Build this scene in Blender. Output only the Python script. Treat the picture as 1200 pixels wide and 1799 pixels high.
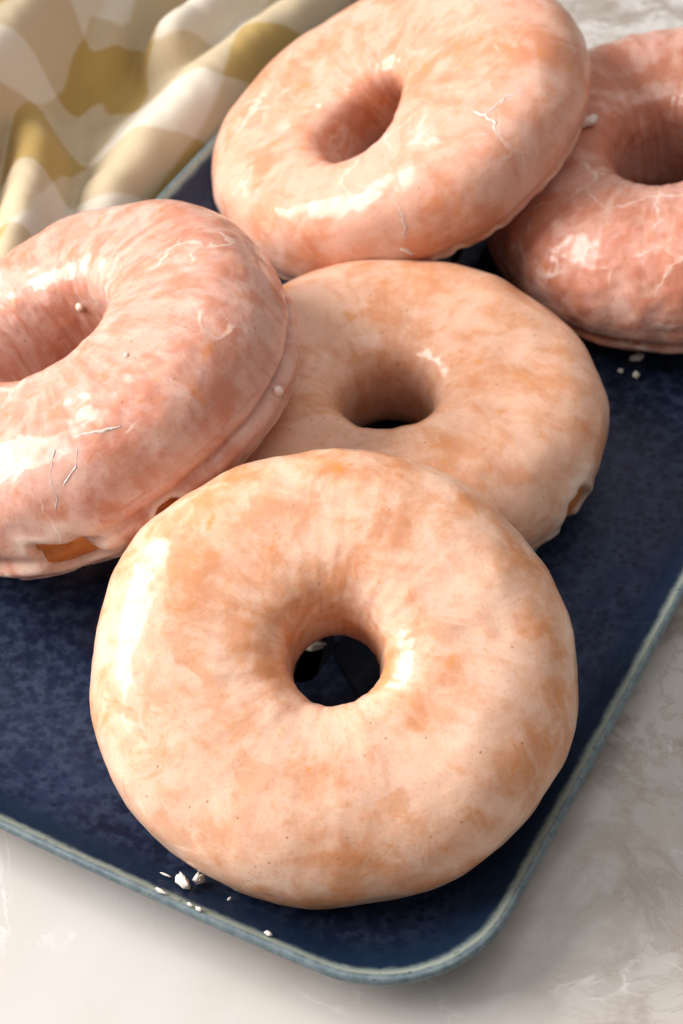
import bpy, math, random
import numpy as np

for o in list(bpy.data.objects):
    bpy.data.objects.remove(o)
sc = bpy.context.scene
COL = sc.collection

# ------------------------------------------------------------------ camera
ELEV = math.radians(48.0); FPX = 3400.0; DIST = 0.43          # photograph is 1200 x 1799
FW = np.array([0, math.cos(ELEV), -math.sin(ELEV)]); UP = np.array([0, math.sin(ELEV), math.cos(ELEV)])
RT = np.array([1., 0, 0]); CAM = -DIST * FW
cd = bpy.data.cameras.new('camera'); cam = bpy.data.objects.new('camera', cd); COL.objects.link(cam)
cam.location = CAM; cam.rotation_euler = (math.pi / 2 - ELEV, 0, 0)
cd.sensor_fit = 'VERTICAL'; cd.sensor_height = 36.0; cd.sensor_width = 24.0
cd.lens = 36.0 * FPX / 1799.0; cd.clip_start = 0.01; cd.clip_end = 50
cd.dof.use_dof = True; cd.dof.focus_distance = 0.362; cd.dof.aperture_fstop = 25; cd.dof.aperture_blades = 0
sc.camera = cam

# ------------------------------------------------------------------ light: a paned window to the left, room bounce, an added fill lamp overhead
w = bpy.data.worlds.new('World'); sc.world = w; w.use_nodes = True
bg = w.node_tree.nodes['Background']; bg.inputs[0].default_value = (1.0, 0.97, 0.94, 1); bg.inputs[1].default_value = 0.22
def pane(y, z, sy, sz, power):
    l = bpy.data.lights.new('window_pane', 'AREA'); l.shape = 'RECTANGLE'; l.size = sy; l.size_y = sz
    l.energy = power; l.color = (1.0, 0.965, 0.93)
    o = bpy.data.objects.new('window_pane', l); COL.objects.link(o)
    o.location = (-0.97, y, z)
    from mathutils import Vector
    o.rotation_euler = (Vector((0, 0.0, 0.01)) - Vector(o.location)).to_track_quat('-Z', 'Y').to_euler()
for y in (-0.24, -0.01, 0.22, 0.45):
    pane(y, 0.68, 0.18, 0.68, 6.6)
fl = bpy.data.lights.new('overhead_fill', 'AREA'); fl.shape = 'RECTANGLE'; fl.size = 1.0; fl.size_y = .8; fl.energy = 4.4; fl.color = (1.0, .97, .94)  # fill lamp added above the plate to lift the shaded sides
fo = bpy.data.objects.new('overhead_fill', fl); COL.objects.link(fo); fo.location = (.12, .05, 1.2)
from mathutils import Vector
fo.rotation_euler = (-Vector(fo.location)).to_track_quat('-Z', 'Y').to_euler()
vs = sc.view_settings; vs.view_transform = 'Standard'; vs.look = 'None'; vs.exposure = 0.22; vs.gamma = 1.0; vs.use_curve_mapping = False
sc.render.engine = 'CYCLES'

# ------------------------------------------------------------------ helpers
def back(u, v, z):
    """photo pixel -> point at height z"""
    d = FW + RT * (u - 600) / FPX - UP * (v - 899.5) / FPX
    return CAM + d * ((z - CAM[2]) / d[2])
def proj(P):
    q = P - CAM; z = q @ FW
    return np.stack([600 + FPX * (q @ RT) / z, 899.5 - FPX * (q @ UP) / z], -1), z

_rng = np.random.default_rng(7)
_perm = np.tile(_rng.permutation(256), 3)
_grad = _rng.standard_normal((256, 3)); _grad /= np.linalg.norm(_grad, axis=1)[:, None]
def perlin(P):
    P = np.asarray(P, float); I = np.floor(P).astype(int); Fq = P - I; I &= 255
    U = Fq * Fq * Fq * (Fq * (Fq * 6 - 15) + 10)
    out = 0
    for dx in (0, 1):
        for dy in (0, 1):
            for dz in (0, 1):
                h = _perm[_perm[_perm[(I[..., 0] + dx) & 255] + ((I[..., 1] + dy) & 255)] + ((I[..., 2] + dz) & 255)]
                g = _grad[h & 255]; d = Fq - np.array([dx, dy, dz])
                wt = (U[..., 0] if dx else 1 - U[..., 0]) * (U[..., 1] if dy else 1 - U[..., 1]) * (U[..., 2] if dz else 1 - U[..., 2])
                out = out + wt * (g * d).sum(-1)
    return out * 1.6
def fbm(P, octs=3):
    s = 0; a = 1.0
    for k in range(octs):
        s = s + a * perlin(P * 2 ** k + 17.3 * k); a *= .5
    return s
def sstep(a, b, x):
    t = np.clip((x - a) / (b - a), 0, 1); return t * t * (3 - 2 * t)

def mesh_obj(name, verts, faces, mat, parent=None, smooth=True):
    me = bpy.data.meshes.new(name)
    me.from_pydata([tuple(v) for v in verts], [], [tuple(int(i) for i in f) for f in faces]); me.update()
    if smooth: me.polygons.foreach_set('use_smooth', [True] * len(me.polygons))
    me.materials.append(mat)
    o = bpy.data.objects.new(name, me); COL.objects.link(o)
    if parent: o.parent = parent
    return o
def grid_faces(n, m, wrap_n=True, wrap_m=True):
    i = np.arange(n if wrap_n else n - 1)[:, None]; j = np.arange(m if wrap_m else m - 1)[None]
    a = i * m + j; b = ((i + 1) % n) * m + j; c = ((i + 1) % n) * m + (j + 1) % m; d = i * m + (j + 1) % m
    return np.stack(np.broadcast_arrays(a, b, c, d), -1).reshape(-1, 4)
def empty(name, loc, label, cat, group=None):
    o = bpy.data.objects.new(name, None); COL.objects.link(o); o.location = loc; o.empty_display_size = 0.01
    tag(o, label, cat, group); return o
def tag(o, label, cat, group=None):
    o['label'] = label; o['category'] = cat
    if group: o['group'] = group
def attr(o, name, vals):
    a = o.data.attributes.new(name, 'FLOAT', 'POINT'); a.data.foreach_set('value', np.asarray(vals, np.float32).ravel())
def vattr(o, name, vals):
    a = o.data.attributes.new(name, 'FLOAT_VECTOR', 'POINT'); a.data.foreach_set('vector', np.asarray(vals, np.float32).ravel())

class NT:
    """tiny node-tree writer"""
    def __init__(s, name):
        s.m = bpy.data.materials.new(name); s.m.use_nodes = True; s.t = s.m.node_tree
        s.b = s.t.nodes['Principled BSDF']
    def n(s, typ, **kw):
        nd = s.t.nodes.new(typ)
        for k, v in kw.items():
            if k.startswith('_'): setattr(nd, k[1:], v)
            else:
                key = int(k[1:]) if k[0] == 'i' and k[1:].isdigit() else k.replace('__', ' ')
                if isinstance(v, bpy.types.NodeSocket): s.t.links.new(v, nd.inputs[key])
                else: nd.inputs[key].default_value = v
        return nd
    def link(s, a, b): s.t.links.new(a, b)
    def set(s, key, v):
        if isinstance(v, bpy.types.NodeSocket): s.link(v, s.b.inputs[key])
        else: s.b.inputs[key].default_value = v
    def coord(s): return s.n('ShaderNodeTexCoord').outputs['Object']
    def at(s, name, out='Fac'): return s.n('ShaderNodeAttribute', _attribute_name=name).outputs[out]
    def noise(s, vec, scale, detail=3, rough=.5, dist=0.0):
        return s.n('ShaderNodeTexNoise', Vector=vec, Scale=scale, Detail=detail, Roughness=rough, Distortion=dist).outputs['Fac']
    def ramp(s, fac, a, b, c0=0.0, c1=1.0):
        return s.n('ShaderNodeMapRange', _interpolation_type='SMOOTHSTEP', i0=fac, i1=a, i2=b, i3=c0, i4=c1).outputs[0]
    def math(s, op, a, b=0.0, clamp=False):
        return s.n('ShaderNodeMath', _operation=op, _use_clamp=clamp, i0=a, i1=b).outputs[0]
    def mix(s, fac, a, b):
        nd = s.n('ShaderNodeMix', _data_type='RGBA')
        for k, v in ((0, fac), (6, a), (7, b)):
            if isinstance(v, bpy.types.NodeSocket): s.link(v, nd.inputs[k])
            else: nd.inputs[k].default_value = v if k == 0 else (*v, 1)
        return nd.outputs[2]
    def bump(s, h, strength, dist, normal=None):
        nd = s.n('ShaderNodeBump', Height=h, Strength=strength, Distance=dist)
        if normal is not None: s.link(normal, nd.inputs['Normal'])
        return nd.outputs[0]

# ------------------------------------------------------------------ materials
def mat_marble():
    N = NT('marble'); c = N.coord()
    big = N.noise(c, 9, 4, .55, .6); warp = N.noise(c, 22, 5, .6, 1.2)
    col = N.mix(N.ramp(big, .40, .66), (.555, .53, .51), (.50, .45, .41))
    # brown-grey clouded seams, strongest on the right
    x = N.n('ShaderNodeSeparateXYZ', Vector=c).outputs
    seam = N.math('ABSOLUTE', N.math('SUBTRACT', N.noise(c, 13, 6, .62, 1.5), .5))
    where = N.ramp(N.math('ADD', N.math('MULTIPLY', x[0], 6.0), N.noise(c, 11, 2)), .55, 1.05)
    col = N.mix(N.math('MULTIPLY', N.ramp(seam, .0, .075, 1, 0), N.math('MULTIPLY', where, .75)), col, (.27, .215, .175))
    seam2 = N.math('ABSOLUTE', N.math('SUBTRACT', N.noise(c, 30, 6, .65, 2.0), .5))
    col = N.mix(N.math('MULTIPLY', N.ramp(seam2, .0, .035, 1, 0), N.math('MULTIPLY', where, .45)), col, (.29, .23, .19))
    wv = N.math('ABSOLUTE', N.math('SUBTRACT', N.noise(c, 24, 5, .6, 1.0), .47))
    col = N.mix(N.math('MULTIPLY', N.ramp(wv, .0, .018, 1, 0), N.ramp(warp, .50, .68, 0, .55)), col, (.83, .80, .77))
    N.set('Base Color', col); N.set('Roughness', N.ramp(warp, .3, .7, .26, .36)); N.set('Specular IOR Level', .4)
    N.set('Normal', N.bump(N.noise(c, 160, 3), .04, .0006))
    return N.m

def plate_common(N, c):
    mott = N.noise(c, 330, 3, .6); cloud = N.noise(c, 22, 2, .5)
    vor = N.n('ShaderNodeTexVoronoi', Vector=c, Scale=520.0, Randomness=1.0)
    spot = N.ramp(vor.outputs['Distance'], .34, .50, 1, 0)
    rnd = N.n('ShaderNodeSeparateColor', Color=vor.outputs['Color']).outputs[0]
    spot = N.math('MULTIPLY', spot, N.ramp(N.math('ADD', rnd, N.math('MULTIPLY', N.noise(c, 60, 3), 1.3)), .85, 1.15))
    return mott, cloud, spot
def mat_plate():
    N = NT('blue_stoneware'); c = N.coord()
    mott, cloud, spot = plate_common(N, c)
    col = N.mix(N.ramp(cloud, .38, .66), (.0055, .010, .029), (.014, .025, .064))
    col = N.mix(N.ramp(mott, .40, .64, 0, .6), col, (.030, .047, .092))
    col = N.mix(N.math('MULTIPLY', spot, .8), col, (.006, .013, .034))
    e = N.math('ADD', N.at('edge'), N.math('MULTIPLY', N.math('SUBTRACT', mott, .5), .12))
    col = N.mix(N.ramp(e, .30, .62, 0, .9), col, (.006, .019, .046))       # pooled blue on the rising wall
    col = N.mix(N.ramp(e, .84, 1.0), col, (.22, .265, .245))                  # thin pale glaze breaking over the lip
    N.set('Base Color', col); N.set('Roughness', N.ramp(mott, .3, .7, .36, .50)); N.set('Specular IOR Level', .35)
    N.set('Normal', N.bump(N.math('ADD', spot, N.noise(c, 700, 2)), .10, .0004))
    return N.m
def mat_rim():
    N = NT('stoneware_lip'); c = N.coord()
    mott, cloud, spot = plate_common(N, c)
    n2 = N.noise(c, 420, 4, .65)
    col = N.mix(N.ramp(n2, .35, .68), (.14, .185, .20), (.08, .115, .135))
    col = N.mix(N.ramp(N.math('ADD', N.at('edge'), N.math('MULTIPLY', N.math('SUBTRACT', mott, .5), .25)), .08, .38, 1, 0), col, (.30, .33, .28))
    col = N.mix(N.ramp(N.noise(c, 800, 2), .66, .72, 0, .7), col, (.04, .06, .09))
    N.set('Base Color', col); N.set('Roughness', .38); N.set('Specular IOR Level', .5)
    N.set('Normal', N.bump(n2, .12, .0005))
    return N.m
def mat_foot():
    N = NT('raw_stoneware_foot'); c = N.coord()
    N.set('Base Color', N.mix(N.noise(c, 300, 3), (.10, .13, .17), (.20, .19, .18))); N.set('Roughness', .7)
    return N.m

def mat_dough():
    N = NT('fried_dough'); c = N.coord()
    n = N.noise(c, 140, 5, .6, .5); n2 = N.noise(c, 1300, 3, .6)
    col = N.mix(N.ramp(n, .3, .7), (.68, .23, .030), (.48, .125, .018))
    N.set('Base Color', col); N.set('Roughness', .42); N.set('Subsurface Weight', .15); N.set('Subsurface Radius', (.004, .0015, .0006)); N.set('Subsurface Scale', 1.0)
    N.set('Normal', N.bump(N.math('ADD', N.math('MULTIPLY', n, 2.0), n2), .6, .0008))
    return N.m

def mat_glaze(name, thick, thin, amount, seed, streak=.4, relief=.14, crack=0.0, milky=(.77, .57, .47)):
    N = NT(name)
    c = N.n('ShaderNodeVectorMath', _operation='ADD', i0=N.coord(), i1=(seed * 1.7, seed * .9, seed * 2.3)).outputs[0]
    st = N.at('streak', 'Vector')
    stv = N.n('ShaderNodeVectorMath', _operation='ADD', i0=st, i1=(seed, 0, 0)).outputs[0]
    big = N.noise(c, 42, 2, .5, .3); mid = N.noise(c, 120, 4, .55, .5); fine = N.noise(c, 480, 3, .6)
    rad = N.noise(stv, 2.6, 4, .55, .3)                 # streaks that run down over the ring
    f = N.math('ADD', N.math('MULTIPLY', big, .33), N.math('MULTIPLY', mid, .43))
    f = N.math('ADD', f, N.math('MULTIPLY', fine, .10))
    f = N.math('ADD', f, N.math('MULTIPLY', rad, streak))
    mean = .43 + streak * .5
    f = N.math('ADD', f, N.math('MULTIPLY', N.at('hole_shade'), .02))        # thinner glaze tone in the hole, partly its shade painted in
    f = N.ramp(f, mean - .085 + amount, mean + .115 + amount)      # 1 = thin glaze, dough showing through
    f = N.math('MULTIPLY', f, .95)
    mar = N.math('MULTIPLY', N.ramp(N.noise(c, 88, 6, .62, .9), .50, .60), N.ramp(N.noise(c, 36, 2), .40, .60))   # crisper marbling
    f = N.math('MAXIMUM', f, N.math('MULTIPLY', mar, .55))
    col = N.mix(f, thick, thin)
    # deeper toasted flecks
    fl = N.ramp(N.noise(c, 230, 5, .65, .7), .56, .72, 0, .85)
    col = N.mix(N.math('MULTIPLY', fl, N.ramp(f, 0, .7, .35, 1)), col, tuple(a * b for a, b in zip(thin, (1.08, 1.0, .55))))
    # cloudy sugar
    col = N.mix(N.ramp(N.noise(c, 70, 4, .6, .6), .54, .72, 0, .6), col, tuple(.5 * a + .5 * b for a, b in zip(thick, milky)))
    col = N.mix(N.ramp(N.at('bead'), .15, .9, 0, .75), col, milky)
    spk = N.noise(c, 1500, 2, .6)                         # fine grain of the crust under the sugar
    col = N.mix(N.ramp(spk, .52, .72, 0, .22), col, tuple(a * .72 for a in thin))
    crk = None
    if crack:                                             # fine branching cracks in the set sugar
        wv = N.n('ShaderNodeVectorMath', _operation='ADD', i0=c, i1=N.n('ShaderNodeVectorMath', _operation='SCALE', i0=N.n('ShaderNodeTexNoise', Vector=c, Scale=150.0, Detail=3.0).outputs['Color'], Scale=.010).outputs[0]).outputs[0]
        ed = N.n('ShaderNodeTexVoronoi', _feature='DISTANCE_TO_EDGE', Vector=wv, Scale=75.0).outputs['Distance']
        crk = N.math('MULTIPLY', N.ramp(ed, .012, .05, 1, 0), N.ramp(N.noise(c, 45, 3, .6), .52, .64))
        col = N.mix(N.math('MULTIPLY', crk, crack), col, (.82, .68, .60))
    # pinholes where bubbles popped
    vor = N.n('ShaderNodeTexVoronoi', Vector=c, Scale=330.0)
    r = N.n('ShaderNodeSeparateColor', Color=vor.outputs['Color']).outputs[1]
    pin = N.math('MULTIPLY', N.ramp(vor.outputs['Distance'], .06, .12, 1, 0), N.math('GREATER_THAN', r, .74))
    col = N.mix(N.math('MULTIPLY', pin, .6), col, (.30, .13, .06))
    N.set('Base Color', col)
    N.set('Subsurface Weight', .5); N.set('Subsurface Radius', (.0045, .0015, .0006)); N.set('Subsurface Scale', 1.0)
    N.set('Roughness', N.ramp(fine, .3, .7, .42, .55)); N.set('Specular IOR Level', .25)
    N.set('Coat Weight', .6); N.set('Coat Roughness', N.ramp(mid, .35, .65, .11, .22)); N.set('Coat IOR', 1.45)
    h = N.math('ADD', N.math('MULTIPLY', mid, 1.0), N.math('MULTIPLY', rad, 1.4 * streak + .2))
    nb = N.bump(h, relief, .0016)
    nb = N.bump(N.math('SUBTRACT', N.math('MULTIPLY', fine, .6), N.math('MULTIPLY', pin, 1.2)), .12, .0004, nb)
    if crack: nb = N.bump(crk, .5 * crack, .0005, nb)
    N.set('Normal', nb)
    return N.m
def mat_sugar(name='dried_glaze', a=(.84, .75, .69), b=(.76, .63, .55)):
    N = NT(name); c = N.coord()
    n = N.noise(c, 900, 4, .6)
    N.set('Base Color', N.mix(N.ramp(n, .3, .7), a, b))
    N.set('Roughness', .35); N.set('Coat Weight', .4); N.set('Coat Roughness', .12); N.set('Subsurface Weight', .4); N.set('Subsurface Radius', (.002, .0015, .001)); N.set('Subsurface Scale', 1.0)
    N.set('Normal', N.bump(n, .4, .0005))
    return N.m
def mat_cloth():
    N = NT('checked_linen'); c = N.coord()
    uv = N.n('ShaderNodeUVMap').outputs[0]
    wob = N.noise(uv, 9, 2)
    s = N.n('ShaderNodeSeparateXYZ', Vector=uv).outputs
    def stripe(x):
        p = N.math('PINGPONG', N.math('ADD', x, N.math('MULTIPLY', wob, .03)), 1.0)
        return N.ramp(p, .47, .53)
    a = stripe(s[0]); b = stripe(s[1])
    f = N.math('MULTIPLY', N.math('ADD', a, b), .5)
    thr = N.math('ADD', N.math('MULTIPLY', N.math('SINE', N.math('MULTIPLY', s[0], 320.0)), .5), N.math('MULTIPLY', N.math('SINE', N.math('MULTIPLY', s[1], 320.0)), .5))
    slub = N.noise(uv, 40, 4, .6)
    f = N.math('ADD', f, N.math('MULTIPLY', N.math('SUBTRACT', slub, .5), .18), True)
    colA = N.mix(f, (.83, .755, .64), (.55, .375, .125))
    N.set('Base Color', colA); N.set('Roughness', .85); N.set('Specular IOR Level', .15); N.set('Sheen Weight', .15)
    tr = N.n('ShaderNodeBsdfTranslucent', Color=colA); mx = N.n('ShaderNodeMixShader', i0=.22)
    N.link(N.b.outputs[0], mx.inputs[1]); N.link(tr.outputs[0], mx.inputs[2])
    N.link(mx.outputs[0], N.t.nodes['Material Output'].inputs['Surface'])
    N.set('Normal', N.bump(N.math('ADD', thr, N.math('MULTIPLY', slub, 2.0)), .25, .0006))
    return N.m

MARBLE, PLATE, RIM, FOOT, DOUGH, SUGAR, CLOTH = mat_marble(), mat_plate(), mat_rim(), mat_foot(), mat_dough(), mat_sugar(), mat_cloth()
PEEL = mat_sugar('lifted_glaze', (.80, .62, .53), (.72, .50, .40))

# ------------------------------------------------------------------ marble table top
ZT = -0.0045
def slab():
    x0, x1, y0, y1, zb, zt, bv = -.42, .42, -.34, .62, ZT - .03, ZT, .003
    v = []; f = []
    for (ins, z) in ((0, zb), (0, zt - bv), (bv * .3, zt - bv * .3), (bv, zt)):
        v += [(x0 + ins, y0 + ins, z), (x1 - ins, y0 + ins, z), (x1 - ins, y1 - ins, z), (x0 + ins, y1 - ins, z)]
    for k in range(3):
        for i in range(4):
            f.append((k * 4 + i, k * 4 + (i + 1) % 4, k * 4 + 4 + (i + 1) % 4, k * 4 + 4 + i))
    f.append((12, 13, 14, 15)); f.append((3, 2, 1, 0))
    o = mesh_obj('marble_table_top', v, f, MARBLE, smooth=False); o['kind'] = 'structure'
    o['label'] = 'off white marble table top with brown and white veins'
slab()

# ------------------------------------------------------------------ plate (rounded rectangle, raised lip)
TH = math.radians(62.5)
PU = np.array([math.sin(TH), -math.cos(TH)]); PV = np.array([math.cos(TH), math.sin(TH)])
U0, U1, V0, V1, RC = -.0868, .0764, -.1062, .166, .027
PC = ((U0 + U1) / 2, (V0 + V1) / 2); HU, HV = (U1 - U0) / 2, (V1 - V0) / 2
def plate_ring(inset, nseg=24, nside=36):
    r = max(RC - inset * .55, .004); hu, hv = HU - inset, HV - inset
    pts = []
    for q, (sx, sy) in enumerate(((1, -1), (1, 1), (-1, 1), (-1, -1))):
        cx, cy = sx * (hu - r), sy * (hv - r); a0 = -math.pi / 2 + q * math.pi / 2
        for k in range(nseg):
            a = a0 + math.pi / 2 * (k / (nseg - 1))
            pts.append((cx + r * math.cos(a), cy + r * math.sin(a)))
        nx = [(hu, 1), (1, hv), (-hu, 1), (1, -hv)][q]
        # straight run to the next corner
        e0 = pts[-1]
        nsx, nsy = ((1, 1), (-1, 1), (-1, -1), (1, -1))[q]
        b0 = -math.pi / 2 + (q + 1) * math.pi / 2
        e1 = (nsx * (hu - r) + r * math.cos(b0), nsy * (hv - r) + r * math.sin(b0))
        for k in range(1, nside):
            t = k / nside; bow = .0011 * 4 * t * (1 - t)
            mx, my = e0[0] + (e1[0] - e0[0]) * t, e0[1] + (e1[1] - e0[1]) * t
            ox, oy = math.cos(b0), math.sin(b0)
            pts.append((mx + ox * bow, my + oy * bow))
    pts = np.array(pts) + np.array(PC)
    return pts[:, :1] * PU + pts[:, 1:] * PV
PROF_WELL = [(.060, 0, 0), (.045, 0, 0), (.034, .0000, 0), (.026, .0002, .05), (.020, .0007, .12), (.015, .0016, .22), (.011, .0028, .35), (.008, .0041, .5), (.006, .0053, .64), (.0042, .0066, .78), (.0028, .0076, .9), (.0020, .0081, 1.0)]
PROF_RIM = [(.0020, .0081, 0), (.0016, .00845, .15), (.0011, .0087, .35), (.0005, .00865, .55), (.0002, .0083, .75), (0, .0077, .9), (.0002, .0070, 1), (.0008, .0063, 1)]
PROF_FOOT = [(.0008, .0063, 1), (.003, .0045, 1), (.007, .0020, 1), (.012, -.0006, 1), (.018, -.0026, 1), (.020, -.0042, 1), (.0215, -.00445, 1), (.025, -.0044, 1), (.026, -.0030, 1), (.060, -.0030, 1)]
def plate_part(name, prof, mat, parent, cap=None):
    R = [plate_ring(i) for i, z, e in prof]; n = len(R[0])
    v = np.concatenate([np.column_stack([r, np.full(n, z)]) for r, (i, z, e) in zip(R, prof)])
    v[:, 2] += .00012 * perlin(v * 60)
    f = [tuple(q) for q in grid_faces(len(prof), n, False, True)]
    ev = np.repeat([e for _, _, e in prof], n)
    if cap is not None:
        v = np.vstack([v, [[*(PC[0] * PU + PC[1] * PV), prof[cap][1]]]]); ev = np.append(ev, prof[cap][2]); s = (cap % len(prof)) * n
        f += [(len(v) - 1, s + (k + 1) % n, s + k) if cap == 0 else (len(v) - 1, s + k, s + (k + 1) % n) for k in range(n)]
    o = mesh_obj(name, v, f, mat, parent); attr(o, 'edge', ev); return o
def plate_z(x, y):
    q = np.array([x, y]); a = q @ PU - PC[0]; b = q @ PV - PC[1]
    dx, dy = abs(a) - (HU - RC), abs(b) - (HV - RC)
    d = min(max(dx, dy), 0) + math.hypot(max(dx, 0), max(dy, 0)) - RC
    ins = -d; pr = PROF_WELL + PROF_RIM[1:6]
    return float(np.interp(ins, [p[0] for p in pr][::-1], [p[1] for p in pr][::-1]))
plate = empty('serving_plate', (0, 0, 0), 'dark navy blue glazed stoneware serving plate with rounded corners and pale lip', 'plate')
plate_part('well', PROF_WELL, PLATE, plate, 0)
plate_part('rim', PROF_RIM, RIM, plate)
plate_part('foot', PROF_FOOT, FOOT, plate, -1)

# ------------------------------------------------------------------ doughnuts
NE = 2.3; NI = 4.0            # roundness of the ring's section, outside and towards the hole
# centre, tilt of the axis (x, y), mean radius, half width, half height, outline harmonics, hole offset, slant of the hole
FIT = {
 'mid': [0.0095, 0.0115, 0.0167, -0.0553, 0.0309, 0.0289, 0.0191, 0.0148, 0.0112, 0.0086, 0.0033, -0.0009, 0.0048, -0.0035, 0.0008, -0.0008, -0.0035],
 'right': [0.082, 0.0866, 0.0232, -0.1986, -0.0383, 0.0304, 0.0183, 0.0168, -0.0172, -0.0092, -0.0011, 0.0032, 0.004, -0.0043, -0.0036, 0.0002, 0.0002],
 'front': [-0.0017, -0.0658, 0.0276, -0.0334, -0.4411, 0.0266, 0.018, 0.0162, 0.0256, -0.0078, 0.0025, -0.0055, -0.0012, -0.0031, 0.0002, 0.001, 0.0001],
 'left': [-0.0551, 0.0073, 0.0327, -0.5072, 0.1159, 0.0309, 0.0178, 0.0171, 0.0013, -0.0267, -0.0043, -0.0032, -0.0021, -0.005, 0.0001, 0.0009, 0.0011],
 'top': [0.0131, 0.1001, 0.0309, -0.547, -0.0335, 0.0291, 0.0192, 0.014, 0.0377, -0.0284, -0.0014, 0.0005, -0.0019, -0.0036, -0.0032, -0.0045, -0.0044],
}
HOLE = {'top': [.32, .95]}    # hole drawn out along one direction
FIT = {k: np.array(v + HOLE.get(k, [0, 0])) for k, v in FIT.items()}
def frame(p):
    n = np.array([p[3], p[4], 1.]); n /= np.linalg.norm(n)
    x = np.array([1., 0, 0]) - n * n[0]; x /= np.linalg.norm(x); return np.stack([x, np.cross(n, x), n])
def radii(ph, p):
    g = np.ones_like(ph)
    for k in range(3): g = g + p[8 + 2 * k] * np.cos((k + 2) * ph) + p[9 + 2 * k] * np.sin((k + 2) * ph)
    return (p[5] + p[6]) * g, (p[5] - p[6]) * (1 + p[17] * np.cos(2 * (ph - p[18]))) + p[14] * np.cos(ph) + p[15] * np.sin(ph)
def implicit(P, p):
    L = (P - p[:3]) @ frame(p).T
    r = np.hypot(L[..., 0], L[..., 1]); ph = np.arctan2(L[..., 1], L[..., 0]); ro, ri = radii(ph, p)
    x = (r - (ro + ri) / 2) / ((ro - ri) / 2); n = np.where(x < 0, NI, NE)
    return (abs(x) ** n + abs(L[..., 2] / p[7]) ** n + 1e-12) ** (1 / n)
def push_out(P, p, margin):
    """let a softer neighbour dent this surface where it rests on it"""
    h = 1e-4
    for _ in range(4):
        v = implicit(P, p)
        g = np.stack([implicit(P + np.eye(3)[k] * h, p) - implicit(P - np.eye(3)[k] * h, p) for k in range(3)], -1) / (2 * h)
        gn = np.linalg.norm(g, axis=-1) + 1e-9
        d = np.clip(margin - (v - 1) / gn, 0, .003) * (v < 1.3)
        P = P + g / gn[..., None] * d[..., None]
    return P

class Donut:
    def __init__(s, key, nphi, nth, seed):
        s.p = FIT[key]; s.key = key; s.M = frame(s.p); s.seed = seed
        s.nphi, s.nth = nphi, nth
        s.ph = np.linspace(0, 2 * np.pi, nphi, endpoint=False)[:, None] + np.zeros((1, nth))
        t = np.linspace(0, 2 * np.pi, nth, endpoint=False)[None]
        s.th = t + np.zeros((nphi, 1))
    def base(s, groove=0.0, groove_th=-.22, lump=.0009, fine=.00012):
        p = s.p; ro, ri = radii(s.ph[:, :1], p)
        c, q = np.cos(s.th), np.sin(s.th)
        nn = np.where(c < 0, NI, NE); SX = np.sign(c) * abs(c) ** (2 / nn); SZ = np.sign(q) * abs(q) ** (2 / nn)
        rho = (ro + ri) / 2 + (ro - ri) / 2 * SX; z = p[7] * SZ
        L = np.stack([np.cos(s.ph) * rho, np.sin(s.ph) * rho + p[16] * SZ * (1 - SX) / 2, z], -1)
        s.N = s.normals(L)
        off = lump * fbm(L * 34 + s.seed, 2) + fine * fbm(L * 150 + s.seed * 2, 3)
        # proofing crease round the side
        gth = groove_th + .06 * fbm(np.stack([np.cos(s.ph) * 1.6, np.sin(s.ph) * 1.6, s.ph * 0 + s.seed], -1), 3)
        tw = np.angle(np.exp(1j * (s.th - gth)))
        gm = .45 + .55 * sstep(-.3, .35, perlin(np.stack([np.cos(s.ph) * 1.3, np.sin(s.ph) * 1.3, s.ph * 0 + s.seed * 3], -1)))
        off = off - groove * gm * np.exp(-(tw / .07) ** 2) + groove * .3 * gm * np.exp(-((tw + .16) / .10) ** 2)
        # puckers that run into the hole
        hole = sstep(.2, .9, -np.cos(s.th)) * sstep(-.5, .4, np.sin(s.th))
        off = off + hole * .00022 * perlin(np.stack([np.cos(s.ph) * 4.2 + s.seed, np.sin(s.ph) * 4.2, s.th * .5], -1))
        return L, off
    @staticmethod
    def normals(L):
        a = np.roll(L, -1, 0) - np.roll(L, 1, 0); b = np.roll(L, -1, 1) - np.roll(L, 1, 1)
        n = np.cross(a, b); return n / (np.linalg.norm(n, axis=-1, keepdims=True) + 1e-15)
    def world(s, L): return L @ s.M + s.p[:3]
    def local(s, P): return (P - s.p[:3]) @ s.M.T

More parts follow.
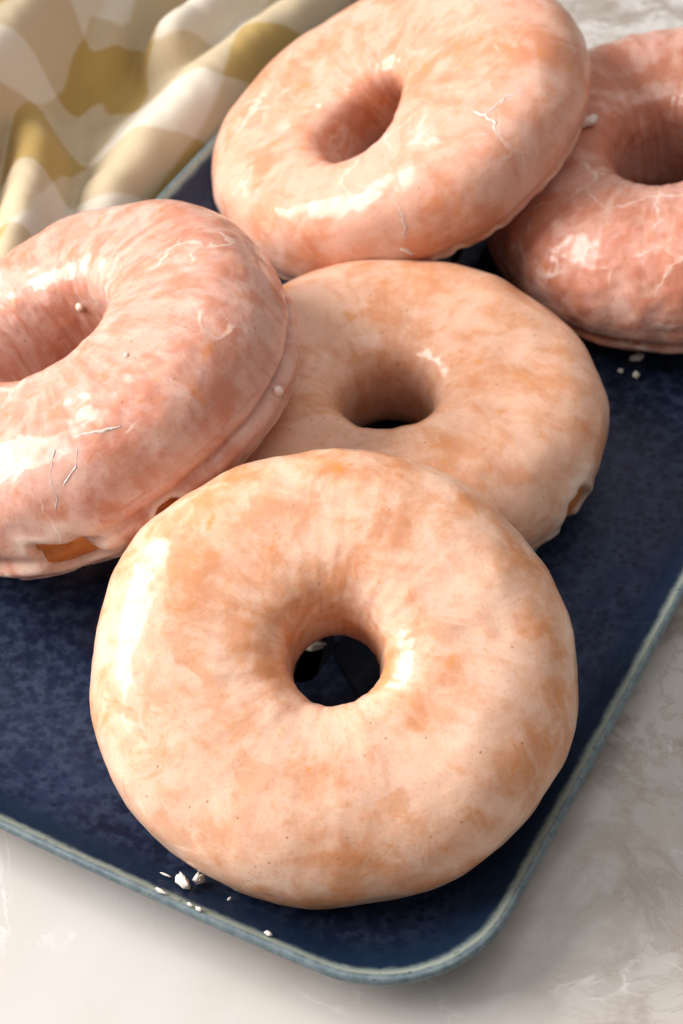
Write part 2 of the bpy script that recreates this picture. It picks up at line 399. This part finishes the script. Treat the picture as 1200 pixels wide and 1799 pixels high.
def donut(key, label, mats, seed, groove, groove_th=-.22, thick=.0011, edge_th=-1.05, edge_amp=.28, bare=(), wr=.00006, dents=()):
    p = FIT[key]; root = empty('glazed_doughnut', (0, 0, 0), label, 'doughnut', 'glazed ring doughnuts on the blue plate')
    # origin of the Empty at the base, axis as the ring lies
    from mathutils import Matrix
    low = p[:3] - frame(p)[2] * p[7]
    root.location = low
    # --- dough
    D = Donut(key, 220, 110, seed); L, off = D.base(groove, groove_th)
    L = L + D.N * (off - .0010)[..., None]
    W = D.world(L)
    for k in dents: W = push_out(W, FIT[k], .0016)
    W[..., 2] = np.maximum(W[..., 2], .0003)
    mesh_obj('dough', (W - low).reshape(-1, 3), grid_faces(220, 110), DOUGH, root)
    # --- glaze shell
    n1, n2 = 400, 208
    G = Donut(key, n1, n2, seed); L, off = G.base(groove, groove_th)
    cir = np.stack([np.cos(G.ph), np.sin(G.ph), G.ph * 0], -1)
    eo = edge_th + edge_amp * fbm(cir * 2.4 + seed, 3) + .13 * perlin(cir * 9 + seed * 5) + .06 * perlin(cir * 22 + seed * 7)
    thw = np.angle(np.exp(1j * (G.th + math.pi / 2)))             # angle from straight down, outside positive
    cover = np.where(thw > 0, thw - (eo + math.pi / 2), -thw - .5)
    Wb = G.world(L); pxb, zb = proj(Wb); vb = ((CAM - Wb) * (G.N @ G.M)).sum(-1) > -.002
    for (bu, bv, sf, st) in bare:
        k0 = np.unravel_index(np.argmin(np.hypot(pxb[..., 0] - bu, pxb[..., 1] - bv) + np.where(vb, 0, 1e5) + zb * 400), zb.shape)
        f0, t0 = G.ph[k0], G.th[k0]
        dphi = np.angle(np.exp(1j * (G.ph - f0))); dth = np.angle(np.exp(1j * (G.th - t0)))
        q = np.sqrt((dphi / sf) ** 2 + (dth / st) ** 2) + .55 * perlin(cir * 9 + np.stack([dth * 3, dth, dth], -1) + seed)
        cover = np.minimum(cover, (q - 1) * .16)
    tk = thick * (1 + .35 * fbm(L * 70 + seed * 3, 2))
    m = sstep(-.02, .07, cover)
    bead = np.exp(-((cover - .09) / .075) ** 2)
    wrk = wr * perlin(np.stack([np.cos(G.ph) * 7 + seed, np.sin(G.ph) * 7, G.th * 1.1], -1)) + wr * .7 * fbm(L * 260 + seed, 2)
    d = off - .0018 + m * (tk + .0009 + .00045 * bead) + wrk * m
    L = L + G.N * d[..., None]
    W = G.world(L)
    for k in dents: W = push_out(W, FIT[k], .0004)
    W[..., 2] = np.maximum(W[..., 2], .0004)
    keep = (m > .002)
    F = grid_faces(n1, n2); kv = keep.reshape(-1); F = F[kv[F].any(1)]
    used = np.zeros(n1 * n2, bool); used[F.ravel()] = True; idx = np.cumsum(used) - 1
    o = mesh_obj('glaze', (W - low).reshape(-1, 3)[used], idx[F], mats, root)
    attr(o, 'bead', (bead * (np.abs(cover) < .5) * (np.cos(G.th) > -.2)).reshape(-1)[used])
    hole_shade = sstep(.25, .85, -np.cos(G.th)) * (1 + .5 * fbm(cir * 3 + seed, 2))  # mask for the hole's inner wall, carries its painted shade
    attr(o, 'hole_shade', hole_shade.reshape(-1)[used])
    vattr(o, 'streak', np.stack([np.cos(G.ph) * 3.2, np.sin(G.ph) * 3.2, G.th * .75], -1).reshape(-1, 3)[used])
    Nw = Donut.normals(W)
    px, z = proj(W)
    return dict(root=root, low=low, W=W, N=Nw, px=px, z=z, vis=((CAM - W) * Nw).sum(-1) > 0, seed=seed)

def on_surface(dn, u, v):
    """where a photo pixel meets this doughnut: nearest visible vertex"""
    d = np.hypot(dn['px'][..., 0] - u, dn['px'][..., 1] - v) + np.where(dn['vis'], 0, 1e5)
    cand = np.argwhere(d < d.min() + 3.0)
    k = min(cand, key=lambda c: dn['z'][c[0], c[1]])
    return dn['W'][k[0], k[1]].copy(), dn['N'][k[0], k[1]].copy()

def peel(dn, pts, wd, h, label=None, rough=.3, mat=None, name='sugar_ridge'):
    """a lifted, cracked ridge of dried glaze following the surface along photo points"""
    P = [on_surface(dn, *q) for q in pts]
    A = np.array([a for a, b in P]); B = np.array([b for a, b in P])
    seg = np.r_[0, np.cumsum(np.linalg.norm(np.diff(A, axis=0), axis=1))]
    n = max(8, int(seg[-1] / .0005)); t = np.linspace(0, seg[-1], n)
    A = np.stack([np.interp(t, seg, A[:, k]) for k in range(3)], -1); B = np.stack([np.interp(t, seg, B[:, k]) for k in range(3)], -1)
    B /= np.linalg.norm(B, axis=1)[:, None]
    T = np.gradient(A, axis=0); T /= np.linalg.norm(T, axis=1)[:, None] + 1e-12
    S = np.cross(B, T); S /= np.linalg.norm(S, axis=1)[:, None] + 1e-12
    jit = np.stack([t * 900, t * 0 + dn['seed'], t * 0], -1)
    A = A + S * (.0005 * rough / .3 * fbm(jit * .6, 2))[:, None]
    prof = [(-1, -.35), (-.55, .12), (-.18, .8), (.1, .9), (.3, .25), (1, -.35)]
    tap = np.sqrt(np.clip(np.sin(np.linspace(0.06, math.pi - .06, n)), 0, 1))
    wd *= .75; h *= .38
    wv = wd * tap * (1 + .45 * fbm(jit + 9, 2)); hv = h * tap * (1 + .5 * fbm(jit * 1.3 + 31, 2))
    V = np.stack([A + S * (wv * a)[:, None] + B * (hv * b)[:, None] for a, b in prof], 1)
    m = len(prof); F = list(grid_faces(n, m, False, True)); F = [tuple(f) for f in F] + [tuple(range(m)), tuple(range((n - 1) * m, n * m))[::-1]]
    o = mesh_obj(name, (V - dn['low']).reshape(-1, 3), F, mat or PEEL, dn['root'])
    if label: o['label'] = label
    return o
def blob(name, c, axes, seed, mat, parent=None, amp=.35, rings=10, segs=14, lift=0.0):
    """small lumpy body; axes = 3 half-axis vectors"""
    v = []; 
    th = np.linspace(0, math.pi, rings + 1)[1:-1]; ph = np.linspace(0, 2 * math.pi, segs, endpoint=False)
    d = np.array([[math.sin(a) * math.cos(b), math.sin(a) * math.sin(b), math.cos(a)] for a in th for b in ph] + [[0, 0, 1], [0, 0, -1]])
    r = 1 + amp * fbm(d * 1.6 + seed * 3.1, 3)
    V = (d * r[:, None]) @ np.array(axes)
    f = [tuple(q) for q in grid_faces(len(th), segs, False, True)]
    k = len(th) * segs
    f += [(k, j, (j + 1) % segs) for j in range(segs)] + [(k + 1, (len(th) - 1) * segs + (j + 1) % segs, (len(th) - 1) * segs + j) for j in range(segs)]
    if parent is None:
        V = V - np.array([0, 0, V[:, 2].min()]); o = mesh_obj(name, V, f, mat); o.location = c
    else:
        o = mesh_obj(name, V + c, f, mat, parent)
    return o

G_front = mat_glaze('cream_glaze_front', (.78, .50, .365), (.62, .255, .105), .005, 1.0, .16)
G_mid = mat_glaze('cream_glaze_middle', (.76, .465, .335), (.62, .27, .13), .015, 2.3, .16)
G_left = mat_glaze('pink_glaze_left', (.65, .38, .305), (.54, .215, .135), .0, 3.7, .50, .22, .5)
G_top = mat_glaze('pink_glaze_back', (.69, .40, .30), (.59, .24, .13), .0, 5.1, .25, .15, .45)
G_right = mat_glaze('pink_glaze_right', (.65, .36, .285), (.51, .19, .115), .0, 6.9, .45, .25, .55)

d_mid = donut('mid', 'peach glazed ring doughnut lying flat in the middle, its small hole showing dark plate', G_mid, 2.3, .0003, edge_th=-.85, edge_amp=.3, dents=('left', 'front', 'top'), bare=((1013, 905, .10, .38),))
d_right = donut('right', 'pinkish glazed doughnut at the right edge, partly under the tilted back doughnut', G_right, 6.9, .0024, -.40, dents=('top',), wr=.0003)
d_front = donut('front', 'large cream glazed ring doughnut leaning at the front of the plate, nearest the camera', G_front, 1.0, .0009, -.50, edge_th=-.92, edge_amp=.2, wr=.0001)
d_left = donut('left', 'pink glazed doughnut at the left edge with a crease round its side', G_left, 3.7, .0022, -.20, wr=.0002, edge_th=-.92, edge_amp=.34, bare=((122, 976, .13, .22), (297, 894, .045, .08)))
d_top = donut('top', 'shiny pink glazed ring doughnut at the back, propped on the right-hand one', G_top, 5.1, .0009, -.42, edge_th=-.66, edge_amp=.24, wr=.00012)

# ------------------------------------------------------------------ dried glaze ridges and beads (parts of their doughnut)
for pts, wd, h in [
    ([(126, 762), (150, 760), (180, 752), (214, 745)], .0007, .0005),
    ([(115, 756), (98, 785), (86, 815), (92, 850), (98, 880), (100, 905)], .0006, .0006),
    ([(120, 762), (130, 790), (132, 815), (112, 850), (100, 878)], .0004, .0004)]:
    peel(d_left, pts, wd, h)
for pts, wd, h in [
    ([(850, 198), (868, 182), (892, 165), (918, 152)], .0008, .0006),
    ([(828, 192), (852, 200), (868, 218), (875, 245)], .0009, .0006),
    ([(690, 355), (706, 375), (712, 400), (714, 425)], .0007, .0006),
    ([(700, 440), (718, 445), (726, 450)], .0014, .0009)]:
    peel(d_top, pts, wd, h)
def bead(dn, u, v, r, seed):
    P, N = on_surface(dn, u, v)
    blob('glaze_bead', P - dn['low'] + N * r * .05, np.eye(3) * r, seed, PEEL, dn['root'], .12, 8, 12)
bead(d_left, 138, 541, .0010, 1); bead(d_left, 221, 621, .0006, 2); bead(d_left, 492, 688, .0012, 4)

# ------------------------------------------------------------------ glaze crumbs, each lying by itself
rnd = random.Random(3)
def crumb(u, v, lx, ly, lz, ang, label, seed, amp=.5):
    z = 0.0
    for _ in range(6):
        P = back(u, v, z); z = plate_z(P[0], P[1])
    lx, ly, lz = lx * .85, ly * .85, lz * .8
    a = math.radians(ang); ca, sa = math.cos(a), math.sin(a)
    o = blob('glaze_crumb', (P[0], P[1], z + .0001), np.array([[ca * lx, sa * lx, 0], [-sa * ly, ca * ly, 0], [0, 0, lz]]), seed, SUGAR, amp=amp)
    tag(o, label, 'crumb', 'glaze crumbs on the plate')
crumb(322, 1554, .0022, .0010, .0010, -58, 'longest white glaze crumb on the plate, below the front doughnut', 1, .7)
crumb(350, 1549, .0014, .0009, .0009, 60, 'curled white glaze crumb just right of the longest crumb', 2, .8)
crumb(419, 1564, .0012, .0007, .0007, -20, 'white crumb tucked against the bottom edge of the front doughnut', 3)
crumb(403, 1581, .0006, .0003, .0003, 40, 'tiny white speck below the crumb at the front doughnut edge', 4)
crumb(291, 1538, .0013, .00025, .0002, -25, 'thin white wisp left of the longest crumb', 5)
crumb(282, 1567, .0015, .0004, .0003, -28, 'white glaze smear on the plate lip, left of the others there', 6)
crumb(334, 1591, .0007, .0004, .0003, -25, 'small white fleck on the plate lip under the longest crumb', 7)
crumb(350, 1599, .0008, .0005, .0003, -25, 'white fleck on the plate lip under the curled crumb', 8)
crumb(471, 1642, .0009, .0005, .0004, -25, 'rightmost white fleck on the front plate lip', 9)
crumb(556, 1140, .0024, .0014, .0012, 15, 'white crumb seen through the hole of the front doughnut', 10)
crumb(1118, 634, .0022, .0011, .0011, 20, 'largest white crumb on the plate below the right-edge doughnut', 11)
crumb(1090, 655, .0008, .0007, .0006, 0, 'small round crumb left of the largest one near the right edge', 12)
crumb(1117, 663, .0011, .0009, .0009, 70, 'white crumb just below the largest one near the right edge', 13)
P, N = on_surface(d_right, 1030, 218)
o = blob('glaze_crumb', P - np.array([0, 0, .0006]), np.array([[.0024, 0, .0005], [0, .0014, 0], [0, 0, .0014]]), 14, SUGAR, amp=.5)
tag(o, 'white glaze crumb sitting on the right-edge doughnut beside the back one', 'crumb', 'glaze crumbs on the plate')

# ------------------------------------------------------------------ checked cloth bunched beside the plate
def cloth():
    S = np.linspace(0, .25, 230); Tt = np.linspace(-.05, .36, 330)
    s, t = np.meshgrid(S, Tt, indexing='ij')
    edge = .0035 + .002 * np.sin(t * 40) + .0012 * np.sin(t * 97 + 1)
    uu = (U0 - edge) - s; X = uu * PU[0] + t * PV[0]; Y = uu * PU[1] + t * PV[1]
    Z = np.full_like(X, .0020) + .0016 * fbm(np.stack([X * 28, Y * 28, X * 0], -1), 2)
    def ridge(pts, h, sig, k=1.0):
        nonlocal Z
        P = np.array([back(u, v, ZT + hh)[:2] for (u, v), hh in zip(pts, (h if isinstance(h, list) else [h] * len(pts)))])
        hs = np.array(h if isinstance(h, list) else [h] * len(pts))
        best = np.full(X.shape, 1e9); hb = np.zeros_like(X)
        for a, b, ha, hb_ in zip(P[:-1], P[1:], hs[:-1], hs[1:]):
            d = b - a; q = np.clip(((X - a[0]) * d[0] + (Y - a[1]) * d[1]) / (d @ d), 0, 1)
            r = np.hypot(X - a[0] - q * d[0], Y - a[1] - q * d[1])
            m = r < best; best = np.where(m, r, best); hb = np.where(m, ha + (hb_ - ha) * q, hb)
        g = hb * np.exp(-np.abs(best / sig) ** (2.4 if k == 1.0 else k))
        Z = np.log(np.exp(Z * 420) + np.exp(g * 420) - 1) / 420
    ridge([(140, 500), (205, 390), (255, 290), (305, 205), (390, 115), (510, 25), (610, -50), (760, -160)], .020, .0175)
    ridge([(-30, 560), (15, 430), (45, 320), (62, 250), (40, 190), (-20, 165), (-120, 175)], [.018, .022, .022, .02, .017, .018, .02], .0085)
    ridge([(-200, 180), (-60, 62), (40, -53), (140, -170), (240, -290)], .036, .016, 5)
    ridge([(150, 130), (175, 60), (200, 0), (270, -70)], [.010, .016, .018, .02], .007)
    ridge([(300, 40), (400, -30), (520, -110), (640, -200)], .020, .008)
    wr = .0009 * fbm(np.stack([X * 75, Y * 75, X * 0 + 3], -1), 4) - .0011 * np.abs(fbm(np.stack([X * 45 + Y * 20, Y * 45, X * 0 + 8], -1), 2))
    Z = Z + wr
    Z = Z * np.sqrt(np.clip(1 - (1 - np.clip(s / .016, 0, 1)) ** 2, 0, 1)) + .0006 + ZT
    Z = np.maximum(Z, ZT + .0004)
    xs = np.gradient(Z, S, axis=0); yt = np.gradient(Z, Tt, axis=1)
    Uc = np.cumsum(np.sqrt(1 + xs ** 2), axis=0) * (S[1] - S[0]); Vc = np.cumsum(np.sqrt(1 + yt ** 2), axis=1) * (Tt[1] - Tt[0])
    V = np.stack([X, Y, Z], -1).reshape(-1, 3); F = grid_faces(*X.shape, False, False)
    n = len(V)
    o = mesh_obj('checked_cloth', V, F[:, ::-1], CLOTH)
    me = o.data; uv = me.uv_layers.new(name='UVMap'); li = np.zeros(len(me.loops), int); me.loops.foreach_get('vertex_index', li)
    ang = math.radians(12); q = .027
    A = (Uc * math.cos(ang) - Vc * math.sin(ang)) / q; B = (Uc * math.sin(ang) + Vc * math.cos(ang)) / q
    uvs = np.stack([A.reshape(-1), B.reshape(-1)], -1)[li]
    uv.data.foreach_set('uv', uvs.astype(np.float32).ravel())
    md = o.modifiers.new('thickness', 'SOLIDIFY'); md.thickness = .0009; md.offset = 1
    tag(o, 'crumpled white and olive checked linen cloth bunched behind the plate', 'cloth')
cloth()
